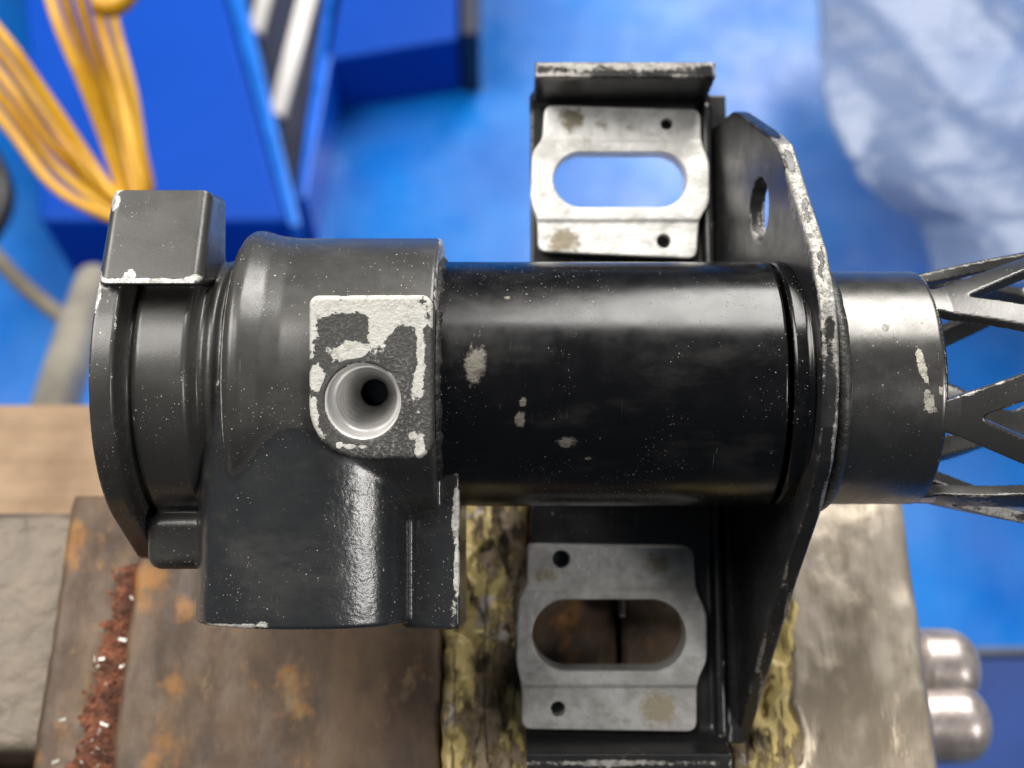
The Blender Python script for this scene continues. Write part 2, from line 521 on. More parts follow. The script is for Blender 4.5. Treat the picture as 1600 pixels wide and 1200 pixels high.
# yellow hose: one coiled hose, loops as parts
ym = NT('yellow_rubber')
ym.set(Base_Color=ym.mix(ym.ramp(ym.noise(300, 6, 0.65), 0.35, 0.65), (0.50, 0.24, 0.004), (0.66, 0.36, 0.004)), Roughness=0.42)
r = empty('yellow_hose', (0, 0, 0), 'coiled yellow rubber hose hanging in front of the blue cabinet', 'hose')
strands = []
for i in range(5):      # bunch coming down from the top, then turning back up to the left
    x0 = 62 + 25 * i
    j = (0, 3, 1, 4, 2)[i]
    strands.append([(x0, -60), (x0 + 30 - 3 * i, 40), (x0 + 72 - 7 * i, 140), (x0 + 106 - 12 * i, 230), (192 + 10 * i, 305), (196 - 4 * j, 345 - 10 * j),
                    (140 - 2 * j, 326 - 22 * j), (80, 286 - 31 * j), (20, 208 - 33 * j), (-50, 120 - 32 * j)])
for i, lp in enumerate(strands):
    z0 = -2900 - 75 * ((i * 2) % 3)
    tube('hose_loop', [cw(PC(x, y, z0 + 50 * math.sin(k * 1.3 + i))) for k, (x, y) in enumerate(lp)], 22 * S, ym.m, r)
prism = tube('hose_end', [cw(PC(150, 4, -2720)), cw(PC(170, 10, -2720)), cw(PC(190, 2, -2720)), cw(PC(205, -20, -2720))], 42 * S, ym.m, r)

# crumpled plastic film
film = NT('plastic_film')
film.set(Base_Color=(0.16, 0.22, 0.36), Roughness=0.28, Transmission_Weight=0.0, Normal=film.bump(film.noise((1100, 380, 500), 3, 0.55, dist=0.4), 55))
tr = film.t.nodes.new('ShaderNodeBsdfTransparent'); mx = film.t.nodes.new('ShaderNodeMixShader')
film.put(mx.inputs[0], film.ramp(film.noise(1200, 4), 0.3, 0.7, 0.42, 0.66))
film.t.links.new(tr.outputs[0], mx.inputs[1]); film.t.links.new(film.b.outputs[0], mx.inputs[2]); film.t.links.new(mx.outputs[0], film.out.inputs[0])
edge = [(-120, 1275), (0, 1278), (120, 1281), (180, 1292), (240, 1322), (290, 1352), (330, 1398), (345, 1436), (395, 1450), (450, 1460)]
V, Fq = [], []
NR, NC = 60, 50
for i in range(NR):
    py = -120 + 560 * i / (NR - 1)
    xl = np.interp(py, [e[0] for e in edge], [e[1] for e in edge]) + 7 * mnoise.noise(Vector((py / 22, 1, 3)))
    for j in range(NC):
        px = xl + (1800 - xl) * j / (NC - 1)
        q = Vector((px / 160 + py / 300, py / 90 - px / 150, 0.3))
        hgt = -7400 + 200 * mnoise.noise(q * 0.5) + 200 * abs(mnoise.noise(q * 0.4 + Vector((4, 4, 4)))) + 16 * mnoise.noise(q * 1.9) + 700 * (j / NC)
        V.append(PH(px, py, hgt))
for i in range(NR - 1):
    for j in range(NC - 1):
        Fq.append((i * NC + j, (i + 1) * NC + j, (i + 1) * NC + j + 1, i * NC + j + 1))
o = plain('plastic_sheet', V, Fq, film.m, None, True)
md = o.modifiers.new('thick', 'SOLIDIFY'); md.thickness = 0.0006
tag(o, 'crumpled translucent pale plastic sheet above the floor at far right', 'plastic sheet')

# ------------------------------------------------------------------ bench and vise
r = empty('workbench', wpos(-2300, -1000, FLOOR), 'worn tan wooden workbench top under the vise', 'workbench')
for ob in [box_w('bench_top', -4200, -420, -2600, 640, -1900, -1500, wood, None, 20)] + [box_w('leg', x, x + 500, y, y + 500, FLOOR, -1900, cab_blue, None, 15) for x in (-4150, -1000) for y in (-2550, 100)]:
    ob.parent = r; ob.matrix_parent_inverse = Matrix.Translation(r.location).inverted()

vm = NT('vise_rust')
a1 = vm.noise((130, 260, 200), 6, 0.65); a2 = vm.noise((150, 200, 150), 6, 0.62, loc=(4, 2, 2)); a3 = vm.noise((70, 150, 90), 6, 0.72, loc=(7, 1, 1))
c = vm.mix(vm.ramp(a1, 0.35, 0.65), (0.050, 0.029, 0.017), (0.125, 0.078, 0.044))
c = vm.mix(vm.ramp(a2, 0.53, 0.66), c, (0.26, 0.115, 0.025))
c = vm.mix(vm.math('MULTIPLY', vm.ramp(a3, 0.56, 0.70), 0.7), c, (0.22, 0.155, 0.085))
vm.set(Base_Color=c, Roughness=vm.ramp(a3, 0.3, 0.7, 0.5, 0.8), Metallic=0.0, Normal=vm.bump(vm.noise(14, 4, 0.7), 1.2))
sm = NT('soft_jaw_brass')
b1 = sm.noise((34, 60, 50), 6, 0.68); b2 = sm.noise((80, 110, 90), 6, 0.65, loc=(3, 3, 3)); b3 = sm.noise((16, 34, 30), 5, 0.65)
b4 = sm.noise((60, 150, 80), 7, 0.7, loc=(8, 2, 6))
crk, _ = sm.vor((40, 420, 120), 'DISTANCE_TO_EDGE', loc=(2, 2, 2))
crk = sm.ramp(sm.math('ADD', crk, sm.math('MULTIPLY', sm.math('SUBTRACT', b1, 0.5), 0.35)), 0.045, 0.0)
c = sm.mix(sm.ramp(b1, 0.38, 0.60), (0.12, 0.08, 0.045), (0.30, 0.22, 0.14))
c = sm.mix(sm.ramp(b4, 0.46, 0.50), c, sm.mix(b3, (0.48, 0.35, 0.11), (0.76, 0.62, 0.28)))
c = sm.mix(sm.ramp(b2, 0.58, 0.62), c, (0.52, 0.46, 0.41))
c = sm.mix(sm.math('MULTIPLY', crk, 0.75), c, (0.035, 0.026, 0.016))
sm.set(Base_Color=c, Metallic=0.05, Roughness=sm.ramp(b4, 0.4, 0.6, 0.55, 0.34), Normal=sm.bump(sm.math('SUBTRACT', sm.math('ADD', sm.ramp(b4, 0.46, 0.52), sm.math('MULTIPLY', b1, 0.5)), crk), 5))
pm = NT('worn_steel')
p1 = pm.noise((110, 260, 120), 6, 0.6, dist=0.15); p2 = pm.noise((8, 130, 40), 5, 0.7); p3 = pm.noise(110, 5, 0.6, loc=(2, 9, 3))
c = pm.mix(pm.ramp(p1, 0.35, 0.65), (0.34, 0.28, 0.21), (0.56, 0.49, 0.40))
c = pm.mix(pm.math('MULTIPLY', pm.ramp(p2, 0.56, 0.74), 0.6), c, (0.20, 0.17, 0.13))
c = pm.mix(pm.ramp(p3, 0.58, 0.72), c, (0.56, 0.52, 0.46))
pm.set(Base_Color=c, Metallic=0.45, Roughness=pm.ramp(p1, 0.3, 0.7, 0.3, 0.5), Normal=pm.bump(pm.math('ADD', p1, pm.math('MULTIPLY', p2, 0.12)), 7))
gm = simple('anvil_steel', (0.185, 0.15, 0.115), 0.55, 0.3, 0.5, 90, 5, 30)

def slab(name, x0, x1, y0, y1, h0, h1, mat, parent, disp, step=9):
    """block with a finely modelled, uneven top"""
    nx, ny = int((x1 - x0) / step) + 1, int((y1 - y0) / step) + 1
    V, F = [], []
    for i in range(nx + 1):
        for j in range(ny + 1):
            x = x0 + (x1 - x0) * i / nx; y = y0 + (y1 - y0) * j / ny
            d, ex = disp(x, y)
            ed = min(x - x0, x1 - x, y - y0, y1 - y)
            d -= 10 * max(0, 1 - ed / 14) ** 2
            V.append(wpos(x + ex, y, h1 + d))
    nv = len(V)
    for i in range(nx):
        for j in range(ny):
            F.append((i * (ny + 1) + j, (i + 1) * (ny + 1) + j, (i + 1) * (ny + 1) + j + 1, i * (ny + 1) + j + 1))
    ring = [i * (ny + 1) for i in range(nx + 1)] + [nx * (ny + 1) + j for j in range(1, ny + 1)] + [i * (ny + 1) + ny for i in range(nx - 1, -1, -1)] + [j for j in range(ny - 1, 0, -1)]
    for k, q in enumerate(ring):
        V.append(Vector((V[q].x, V[q].y, WZ(h0))))
    m = len(ring)
    for k in range(m):
        F.append((ring[k], nv + k, nv + (k + 1) % m, ring[(k + 1) % m]))
    F.append(tuple(range(nv + m - 1, nv - 1, -1)))
    o = plain(name, V, F, mat, parent, True)
    return o
def nz(x, y, s, k=0.0):
    return mnoise.noise(Vector((x / s, y / s, k)))
vise = empty('bench_vise', wpos(0, -300, -1500), 'rusty bench vise with brassy soft jaws holding the black column', 'vise')
def vpart(o):
    o.parent = vise
    o.matrix_parent_inverse = Matrix.Translation(vise.location).inverted()
    return o
VT = -506
vpart(slab('fixed_jaw', -705, -128, -800, 20, -1500, VT, vm.m, None, lambda x, y: (4 * nz(x, y, 160) + 1.5 * nz(x, y, 40, 3), 5 * nz(y, 0, 60))))
vpart(slab('soft_jaw', -124, 26, -800, 20, -1400, VT + 10, sm.m, None, lambda x, y: (12 * nz(x * 2, y, 110, 2) + 4 * nz(x * 1.5, y, 40, 3) + 12 * (nz(x * 2, y, 70, 7) > 0.12), 10 * nz(y, 0, 40, 2)), 6))
vpart(slab('soft_jaw', 330, 516, -800, 20, -1400, VT + 6, sm.m, None, lambda x, y: (12 * nz(x * 2, y, 110, 12) + 4 * nz(x * 1.5, y, 40, 13) + 12 * (nz(x * 2, y, 70, 17) > 0.1), 26 * nz(y, 0, 90, 8) + 10 * nz(y, 0, 30, 2)), 6))
vpart(slab('jaw_plate', 28, 192, -800, 20, -1400, VT - 12, vm.m, None, lambda x, y: (4 * nz(x, y, 60, 51) + 3 * nz(x, y, 20, 53), 0)))
vpart(slab('jaw_plate', 204, 328, -800, 20, -1400, VT - 12, vm.m, None, lambda x, y: (4 * nz(x, y, 60, 61) + 3 * nz(x, y, 20, 63), 0)))
vpart(slab('moving_jaw', 500, 748, -800, 30, -1450, VT + 12, pm.m, None, lambda x, y: (9 * nz(x * 1.2, y, 120, 21) + 2.5 * nz(x * 2, y, 40, 23) - 0.00018 * max(0, x - 560) ** 2 * 1.0, 18 * nz(y, 0, 70, 9) * (x < 540))))
vpart(slab('vise_body', -866, -700, -800, 24, -1500, VT - 60, vm.m, None, lambda x, y: (5 * nz(x, y, 90, 31) + 2 * nz(x, y, 22, 33), 4 * nz(y, 0, 50, 3))))
vpart(slab('anvil_plate', -1700, -862, -452, 30, -1480, -690, gm, None, lambda x, y: (4 * nz(x, y, 130, 41) + 3 * nz(x, y, 30, 43), 0), 12))
vpart(box_w('rear_base', -1700, -880, -900, -470, -1500, -900, vm.m, None, 15))
knob_mat = NT('knob_steel')
k1 = knob_mat.ramp(knob_mat.noise(60, 7, 0.7), 0.38, 0.60)
knob_mat.set(Base_Color=knob_mat.mix(k1, (0.36, 0.31, 0.29), (0.52, 0.46, 0.44)), Metallic=0.6, Roughness=0.36, Normal=knob_mat.bump(knob_mat.noise(30, 3), 0.8))
def knob(name, px, py, h, R, L):
    c = PH(px, py, h)
    prof = [(-L, 0.001), (-L, R * 0.8)] + [(-L + 20 + (2 * L - 20 - R * .75) * t, R) for t in (0, 1)] + [(L - R * .75 + R * .75 * math.sin(a), R * (0.25 + 0.75 * math.cos(a))) for a in np.linspace(0.15, math.pi / 2, 9)] + [(L, 0.001)]
    o = lathe_x(name, prof, knob_mat.m, None, seg=48, step=10)
    o.location = c
    return vpart(o)
knob('spindle_head', 1472, 1046, -780, 82, 70)
knob('handle_knob', 1480, 1132, -760, 76, 80)

# crumbs of rust and metal shavings in the groove of the vise
def crumbs(name, n, spread, size, mat, seed, flat=1.0, elong=1.0, line=((222, 885), (150, 1215)), hh=VT - 46):
    rr = random.Random(seed)
    V, F = [], []
    tet = [(1, 1, 1), (-1, -1, 1), (-1, 1, -1), (1, -1, -1), (0, 0, 1.4), (1.2, 0, -.3)]
    fc = [(0, 4, 1), (0, 1, 3), (0, 3, 5), (0, 5, 2), (0, 2, 4), (1, 4, 2), (1, 2, 3), (2, 5, 3)]
    for i in range(n):
        t = rr.random()
        px = line[0][0] + (line[1][0] - line[0][0]) * t + rr.gauss(0, spread)
        py = line[0][1] + (line[1][1] - line[0][1]) * t
        c = PH(px, py, hh)
        s = size * (0.4 + rr.random()) * S
        m = Matrix.Rotation(rr.random() * 6.3, 3, (rr.random() - .5, rr.random() - .5, rr.random() + .01))
        b = len(V)
        for q in tet:
            v = m @ Vector((q[0] * s * elong, q[1] * s * (0.7 + rr.random() * .6), q[2] * s * flat))
            v.z = abs(v.z) * (.8) - 2 * S
            V.append(c + v)
        F += [tuple(b + k for k in f) for f in fc]
    return plain(name, V, F, mat)
rm = NT('rust_crumb')
rm.set(Base_Color=rm.mix(rm.ramp(rm.noise(24, 4), 0.35, 0.7), (0.075, 0.026, 0.014), (0.23, 0.08, 0.036)), Roughness=0.85)
tag(crumbs('rust_crumbs', 3200, 15, 5, rm.m, 1), 'reddish brown rust crumbs lying along the vise groove', 'rust', kind='stuff')
tag(crumbs('metal_shavings', 34, 26, 2.4, simple('shaving', (0.50, 0.47, 0.43), 0.4, 0.5), 2, 0.3, 2.2, ((230, 900), (140, 1220)), VT - 30), 'bright metal shavings scattered along the vise groove', 'shavings', kind='stuff')

# ================================================================== THE COLUMN
root = empty('steering_column', O, 'black steering column housing with slotted bracket clamped in the vise', 'steering column', (TH, 0, 0))

cast = paint('cast_black', (0.036, 0.0345, 0.032), 0.36, 0.12, 4, 1.0, 1.75, smear=0.22, rough_zone=9, coat=0.25)
spout_m = paint('spout_black', (0.021, 0.022, 0.0235), 0.28, 0.12, 5, 0.7, 1.35, smear=0.22, rough_zone=3.5, dents=1.2, coat=0.6)
tubem = paint('tube_black', (0.0025, 0.0025, 0.003), 0.22, 0.03, 7, 0.8, 0, speck=0.4, chip_col=(0.17, 0.155, 0.13), smear=0.12, spec=0.5)
tubem2 = paint('bare_tube_black', (0.12, 0.117, 0.112), 0.29, 0.05, 5, 0.35, 0.5, chip_col=(0.42, 0.40, 0.34), smear=0.0, spec=0.6, metal=0.85)
sheet = paint('bracket_black', (0.011, 0.011, 0.012), 0.33, 0.08, 5, 0.4, 1.8, chip_col=(0.38, 0.365, 0.34), chip_metal=0.85, smear=0.12)
lattm = paint('lattice_black', (0.10, 0.098, 0.095), 0.27, 0.12, 6, 0.4, 1.5, chip_col=(0.42, 0.40, 0.37), smear=0.12, metal=0.7, chip_metal=0.7)

# ---- housing casting
def Rprof(x):
    xs = [-600, -558, -552, -540, -535, -529, -463, -457, -450, -441, -433, -425, -420, -412, -406, -400, -392, -380, -352, -325, -118, -100]
    rs = [225, 222, 196, 189, 202, 206, 206, 202, 184, 182, 191, 191, 182, 186, 220, 231, 237, 237, 229, 226, 226, 226]
    return np.interp(x, xs, rs)
def f_core(x, y, z):
    r_ = np.sqrt(y * y + z * z)
    xo = 2.0
    R = (Rprof(x - xo) + Rprof(x + xo) + Rprof(x)) / 3
    return smax((r_ - R) * 0.85, np.maximum(x + 108, -580 - x), 7)
def tang(p, R_, sg):
    d = math.hypot(*p); a = math.atan2(p[1], p[0]); b = math.acos(min(1, R_ / d))
    return (R_ * math.cos(a + sg * b), R_ * math.sin(a + sg * b))
FR = 232
flpoly = [tang((280, 120), FR, 1), (280, 120), (284, 100), (284, -80), tang((284, -80), FR, -1), tang((-276, -140), FR, 1), (-276, -140), (-276, -20), (-270, 2), tang((-270, 2), FR, -1)]
def f_flange(x, y, z):
    d2 = np.minimum(poly2(y, z, flpoly), np.sqrt(y * y + z * z) - FR)
    return extr(d2 + 0 * x, -586, -552, x, 5)
lugpoly = [(140, 207), (282, 140), (286, 40), (150, 40)]
def f_lug(x, y, z):
    d = poly2(y, z, lugpoly)
    return extr(d + 0 * x, -582, -436, x, 14)
def f_lug2(x, y, z):
    return box(x, y, z, -546, -380, -278, -192, -120, 98, 22)
def f_spout(x, y, z):
    crown = np.sqrt((x + 300) ** 2 + (z + 7) ** 2) - 225
    wd = 160 + 9 * np.clip((-y - 100) / 250, 0, 1)
    d2 = smax(crown, np.maximum(-(x + 302) - wd, (x + 302) - 152), 46)
    yend = -343 - (218 - z) * 0.06
    b = np.maximum(yend - y, y)
    return smax(d2, b, 7)
def f_ear(x, y, z):
    ye = -356 - (150 - z) * 0.15
    slope = 122 + (x + 130) * 0.45
    d = smax(box(x, y, z, -165, -76, -600, -126, -150, 400, 12), z - slope, 9)
    return smax(d, ye - y, 8)
def f_bosscore(x, y, z):
    return np.maximum(box(x, y, z, -268, -114, -90, 108, 20, 400, 6), np.where((x < -205) & (y < -30), np.sqrt((x + 205) ** 2 + (y + 30) ** 2) - 64, -500) + 0 * z)
def f_house(x, y, z):
    d = smin(f_core(x, y, z), f_flange(x, y, z), 9)
    d = smin(d, f_lug(x, y, z), 9)
    d = smin(d, f_lug2(x, y, z), 12)
    sp = smin(f_spout(x, y, z), f_ear(x, y, z), 12)
    gx = np.sqrt((x + 134) ** 2 + (z - 150) ** 2 + np.maximum(y + 175, 0) ** 2 * 0.4) - 18
    sp = smax(sp, -gx, 10)
    d = smin(d, sp, 7)
    return smax(d, -f_bosscore(x, y, z), 2)
lo, hi, hv = (-604, -410, -262), (-60, 302, 262), 3.4
V, Q, g = sdf_mesh(f_house, lo, hi, hv)
house_chips = [(690, 420, 8, 60, 0.9), (681, 520, 6, 80, 0.85), (684, 640, 5, 70, .6), 
    (178, 312, 13, 14, 0.9), (152, 440, 7, 40, 0.75), (300, 436, 16, 9, 1.0), (235, 438, 75, 5, 0.95), (205, 430, 14, 10, 0.8), (315, 312, 7, 9, 0.6),
    (305, 380, 6, 24, 0.5), (168, 470, 4, 40, 0.5), (158, 520, 5, 8, 0.6),
    (692, 400, 5, 30, 0.75), (682, 470, 4, 40, 0.8), (678, 560, 3, 60, 0.6), (690, 380, 7, 8, 0.8),
    (360, 978, 50, 5, 0.85), (410, 974, 16, 7, 0.9), (560, 990, 60, 3, 0.6), (640, 993, 40, 3, 0.6),
    (712, 810, 9, 50, 0.95), (714, 880, 6, 60, 0.8), (708, 960, 10, 28, 0.85), (712, 770, 6, 20, 0.7),
    (425, 712, 30, 4.0, 0.72, 48),
]
xs_, ys_, zs_ = V[:, 0], V[:, 1], V[:, 2]
at = {'edge': convexity(f_house, V, 7)}
cb = blobs(V, house_chips)
at['chip'] = np.where(g[:, 2] > -0.2, cb, 0) - 0.18 * (xs_ > -530)
k = 2000 / (2000 - zs_); pxs = 800 + xs_ * k; pys = 600 - ys_ * k
zone = np.clip((pxs - 480) / 20, 0, 1) * np.clip((pys - 700) / 60, 0, 1) * np.clip((690 - pxs) / 30 + .4, 0, 1)
zone = np.maximum(zone, np.clip(1 - np.abs(pxs - 672) / 30, 0, 1) * (pys > 735))
zone = np.maximum(zone, 0.55 * np.clip(1 - np.abs(pxs - 325) / 16, 0, 1))
zone = np.maximum(zone, 0.9 * np.exp(-((pxs - 500) / 55) ** 2 - ((pys - 765) / 40) ** 2))
at['zone'] = zone
at['edge'] = at['edge'] * np.where((pxs > 470) & (pys > 930), 0.6, 1.0)
cen = V[Q].mean(1)
X_, Y_, Z_ = cen.T
ds = np.stack([f_core(X_, Y_, Z_), f_flange(X_, Y_, Z_), f_lug(X_, Y_, Z_), f_lug2(X_, Y_, Z_), f_spout(X_, Y_, Z_), f_ear(X_, Y_, Z_)])
which = np.argmin(np.abs(ds) + np.where(ds < -6, 50, 0), 0)
which[(which == 0) & (X_ < -556)] = 1
parts = {}
for i, (nm, mt) in enumerate((('housing_body', cast), ('end_flange', cast), ('lug', cast), ('lug', cast), ('side_spout', spout_m), ('spout_ear', spout_m))):
    q = Q[which == i]
    if not len(q): continue
    used, inv = np.unique(q, return_inverse=True)
    me = mesh_np(nm, V[used] * S, inv.reshape(q.shape), g[used], {a: v[used] for a, v in at.items()})
    parts[i] = link(nm, me, mt, root)
parts[2]['label'] = 'square corner lug with paint chipped off its edges'
if 5 in parts: parts[5].parent = parts[4]

# ---- boss with the countersunk hole
bosspoly = []
def arc(cx, cy, r_, a0, a1, n=8):
    return [(cx + r_ * math.cos(math.radians(a0 + (a1 - a0) * i / n)), cy + r_ * math.sin(math.radians(a0 + (a1 - a0) * i / n))) for i in range(n + 1)]
bosspoly = arc(-266, 109, 13, 180, 90) + arc(-125, 106, 17, 90, 0) + arc(-134, -78, 26, 0, -90) + arc(-205, -30, 74, -90, -180)
bosspoly[-1] = (-279, -30)
def f_boss(x, y, z):
    d = extr(poly2(x, y, bosspoly) + 0 * z, 40, 244, z, 7)
    t = 244 - z
    cx, cy = -205.0, -24 + 0.075 * t
    rr = np.sqrt((x - cx) ** 2 + (y - cy) ** 2)
    R = np.interp(t, [-20, 0, 5, 7, 46, 48, 50, 146, 150, 400], [56, 54, 51, 50, 47, 44, 43, 21, 20, 20])
    hole = (rr - R) * 0.8
    return smax(d, -hole, 1.5)
bm_ = NT('boss_face')
bn1 = bm_.noise(22, 6, 0.65); bn2 = bm_.noise(9, 6, 0.72, dist=0.5)
wv = bm_.math('ADD', bm_.attr('chip'), bm_.math('MULTIPLY', bm_.math('SUBTRACT', bm_.math('ADD', bm_.math('MULTIPLY', bn1, 0.5), bm_.math('MULTIPLY', bn2, 0.5)), 0.5), 2.0))
wv = bm_.math('ADD', wv, bm_.math('MULTIPLY', bm_.attr('edge'), 0.8))
white = bm_.ramp(wv, 0.48, 0.52)
st = bm_.ramp(bm_.noise(13, 6, 0.75, loc=(3, 2, 1)), 0.50, 0.66)
cw_ = bm_.mix(bm_.math('MULTIPLY', st, 0.55), (0.54, 0.53, 0.49), (0.22, 0.20, 0.16))
grit = bm_.noise(5, 4, 0.7); gz = bm_.attr('zone')
dk = bm_.mix(bm_.math('MULTIPLY', bm_.math('ADD', gz, 0.25, clamp=True), bm_.ramp(grit, 0.5, 0.68)), (0.042, 0.041, 0.039), (0.26, 0.25, 0.23))
cbn = bm_.mix(white, dk, cw_)
hole_ = bm_.attr('bore')
mach = bm_.mix(bm_.ramp(bm_.noise((30, 30, 4), 4), 0.35, 0.7), (0.60, 0.59, 0.58), (0.80, 0.79, 0.77))
cbn = bm_.mix(hole_, bm_.mix(bm_.attr('deep'), cbn, (0.006, 0.006, 0.006)), mach)  # hole below the cone coloured near black, its darkness painted in
nb = bm_.bump(white, 5.0, 0.9)
nb = bm_.bump(bm_.math('MULTIPLY', grit, bm_.math('ADD', 0.3, gz)), 7.0, 0.8, nb)
bm_.set(Base_Color=cbn, Metallic=bm_.math('MAXIMUM', bm_.math('MULTIPLY', hole_, 0.25), bm_.math('MULTIPLY', white, 0.15)), Roughness=bm_.mixf(hole_, bm_.mixf(white, 0.5, 0.55), 0.24))
mixn = bm_.t.nodes.new('ShaderNodeMix'); mixn.data_type = 'VECTOR'
geo = bm_.t.nodes.new('ShaderNodeNewGeometry')
bm_.put(mixn.inputs[0], hole_); bm_.t.links.new(nb, mixn.inputs[4]); bm_.t.links.new(geo.outputs['Normal'], mixn.inputs[5])
bm_.t.links.new(mixn.outputs[1], bm_.b.inputs['Normal'])
boss_chips = [(570, 478, 125, 24, 1.1), (482, 505, 16, 50, 1), (594, 505, 26, 46, 1.1), (635, 495, 40, 26, 1.0), (655, 560, 9, 70, 0.95), (650, 600, 9, 30, .8),
              (545, 547, 28, 19, 1.1), (496, 590, 11, 22, 1.0), (487, 650, 12, 30, 1.0), (497, 680, 14, 14, 0.7), (612, 598, 8, 22, 1.0),
              (530, 695, 6, 5, .9), (548, 697, 10, 5, .9), (568, 697, 8, 4, .9), (645, 680, 7, 7, .9), (657, 700, 8, 22, 1), (540, 465, 14, 7, -.35), (660, 470, 6, 6, -.2), (625, 470, 18, 8, -.15), (538, 513, 24, 18, -0.9), (560, 500, 12, 10, -.4), (630, 550, 16, 32, -.7), (606, 535, 10, 10, -.3)]
def boss_extra(V, g):
    t = 244 - V[:, 2]
    rr = np.hypot(V[:, 0] + 205, V[:, 1] + 24 - 0.075 * t)
    bore = ((rr < 52.5) & (t < 149)).astype(float)
    kk = 2000 / (2000 - V[:, 2]); px = 800 + V[:, 0] * kk; py = 600 - V[:, 1] * kk
    z = np.exp(-((px - 630) / 26) ** 2 - ((py - 640) / 60) ** 2) + 0.8 * np.exp(-((px - 580) / 40) ** 2 - ((py - 705) / 14) ** 2) + 0.8 * np.exp(-((px - 600) / 20) ** 2 - ((py - 560) / 18) ** 2)
    ring = np.exp(-((rr - 59) / 5) ** 2) * (t < 6)
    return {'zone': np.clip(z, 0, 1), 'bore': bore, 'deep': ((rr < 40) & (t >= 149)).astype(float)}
V, Q, g = sdf_mesh(f_boss, (-292, -118, 36), (-100, 132, 250), 1.9)
at = {'edge': convexity(f_boss, V, 5), 'chip': np.where(g[:, 2] > 0.35, blobs(V, boss_chips), 0) - 0.9 * np.exp(-((np.hypot(V[:, 0] + 205, V[:, 1] + 24) - 57.5) / 2.2) ** 2)}
at.update(boss_extra(V, g))
boss = link('lock_boss', mesh_np('lock_boss', V * S, Q, g, at), bm_.m, root)
boss['label'] = 'square pad with chipped white paint and a bright countersunk hole'

# ---- tube, collar ring, weld beads
tube_chips = [(742, 572, 16, 26, 0.95, 12), (735, 545, 3, 40, 0.6, 15), (750, 520, 2.5, 40, 0.55, 18), (793, 466, 5, 3, 1.1), (817, 628, 7, 8, 0.95), (812, 655, 8, 12, 0.95),
              (886, 690, 16, 9, 0.95), (919, 717, 6, 4, 0.9), (1066, 732, 4, 4, 0.8)]
lathe_x('outer_tube', [(-130, 150), (-130, 190), (392, 190), (392, 150)], tubem, root, 0, 0, 200, tube_chips, 4)
lathe_x('collar_ring', [(400, 187), (403, 191.5), (422, 192), (428, 197), (433, 190)], tubem, root, 0, 0, 160, (), 3)
wm = paint('weld_black', (0.016, 0.0155, 0.015), 0.5, 3.0, 6, 1.0, 0.0, smear=0.4, chip_col=(0.4, 0.38, 0.33))
def bead(name, x, R, r_, mat, seed, amp, y0=0, chipw=0.0):
    n1, n2 = 360, 14
    V = []
    for i in range(n1):
        a = 2 * math.pi * i / n1
        q = Vector((math.cos(a) * 7, math.sin(a) * 7, seed))
        for j in range(n2):
            b = 2 * math.pi * j / n2
            rr = r_ * (1 + amp * (mnoise.noise(q) + 0.8 * mnoise.noise(q * 3.1 + Vector((j * .3, 0, 0)))))
            R2 = R + rr * math.cos(b)
            V.append((x + rr * 1.0 * math.sin(b), y0 + R2 * math.sin(a), R2 * math.cos(a)))
    V = np.array(V)
    i, j = np.meshgrid(np.arange(n1), np.arange(n2), indexing='ij')
    Q = np.stack([i * n2 + j, ((i + 1) % n1) * n2 + j, ((i + 1) % n1) * n2 + (j + 1) % n2, i * n2 + (j + 1) % n2], -1).reshape(-1, 4)
    return link(name, mesh_np(name, V * S, Q, None, {'edge': np.zeros(len(V)), 'chip': np.full(len(V), chipw), 'zone': np.ones(len(V))}), mat, root)
bead('weld_bead', -110, 187, 10, wm, 1.0, 0.35)
bead('weld_bead', 472, 180, 12, paint('weld_grey', (0.03, 0.03, 0.028), 0.4, 2.0, 8, 0.4, 0.0, smear=0.4, chip_col=(0.5, 0.48, 0.42)), 5.0, 0.08, -6, 0.3)

# ---- right tube and lattice
rt_chips = [(1384, 512, 6, 6, 0.95), (1400, 530, 3, 16, 0.75, -30), (1440, 570, 6, 34, 1.0, -14), (1452, 625, 9, 20, 1.1, -10), (1470, 610, 4, 14, 0.8), (1466, 545, 4, 40, 0.55), (1461, 640, 12, 8, 0.8)]
inner = lathe_x('inner_tube', [(440, 150), (440, 181), (470, 181), (616, 181), (621, 178), (621, 165), (616, 163), (440, 163)], tubem2, root, -6, 0, 200, rt_chips, 4)
def f_lat(x, y, z):
    yy = y + 6
    RL = 171 + 0.2 * np.maximum(x - 640, 0)
    r_ = np.sqrt(yy * yy + z * z)
    ph = np.arctan2(yy, z)
    P6 = math.pi / 3
    kx = (math.pi / 6) / 245.0
    p0 = math.radians(-13)
    xx = x - 612
    def fam(sg):
        q = (ph - p0 + sg * kx * xx) / P6
        q = q - np.round(q)
        return np.abs(q) * P6 * RL * math.cos(math.radians(20)) - 18.5
    d = smin(fam(1), fam(-1), 12)
    d = np.minimum(d, x - 620)
    d = np.minimum(d, np.maximum(1085 - x, x - 1130))
    return smax(smax(d, np.abs(r_ - RL) - 9.5, 3), np.maximum(614 - x, x - 1130), 3)
sdf_obj('lattice_tube', f_lat, (606, -256, -250), (905, 246, 250), 3.8, lattm, root, 6, ((1540, 600, 60, 10, .35, -25), (1530, 470, 50, 10, .3), (1555, 800, 60, 14, .75, 15)))

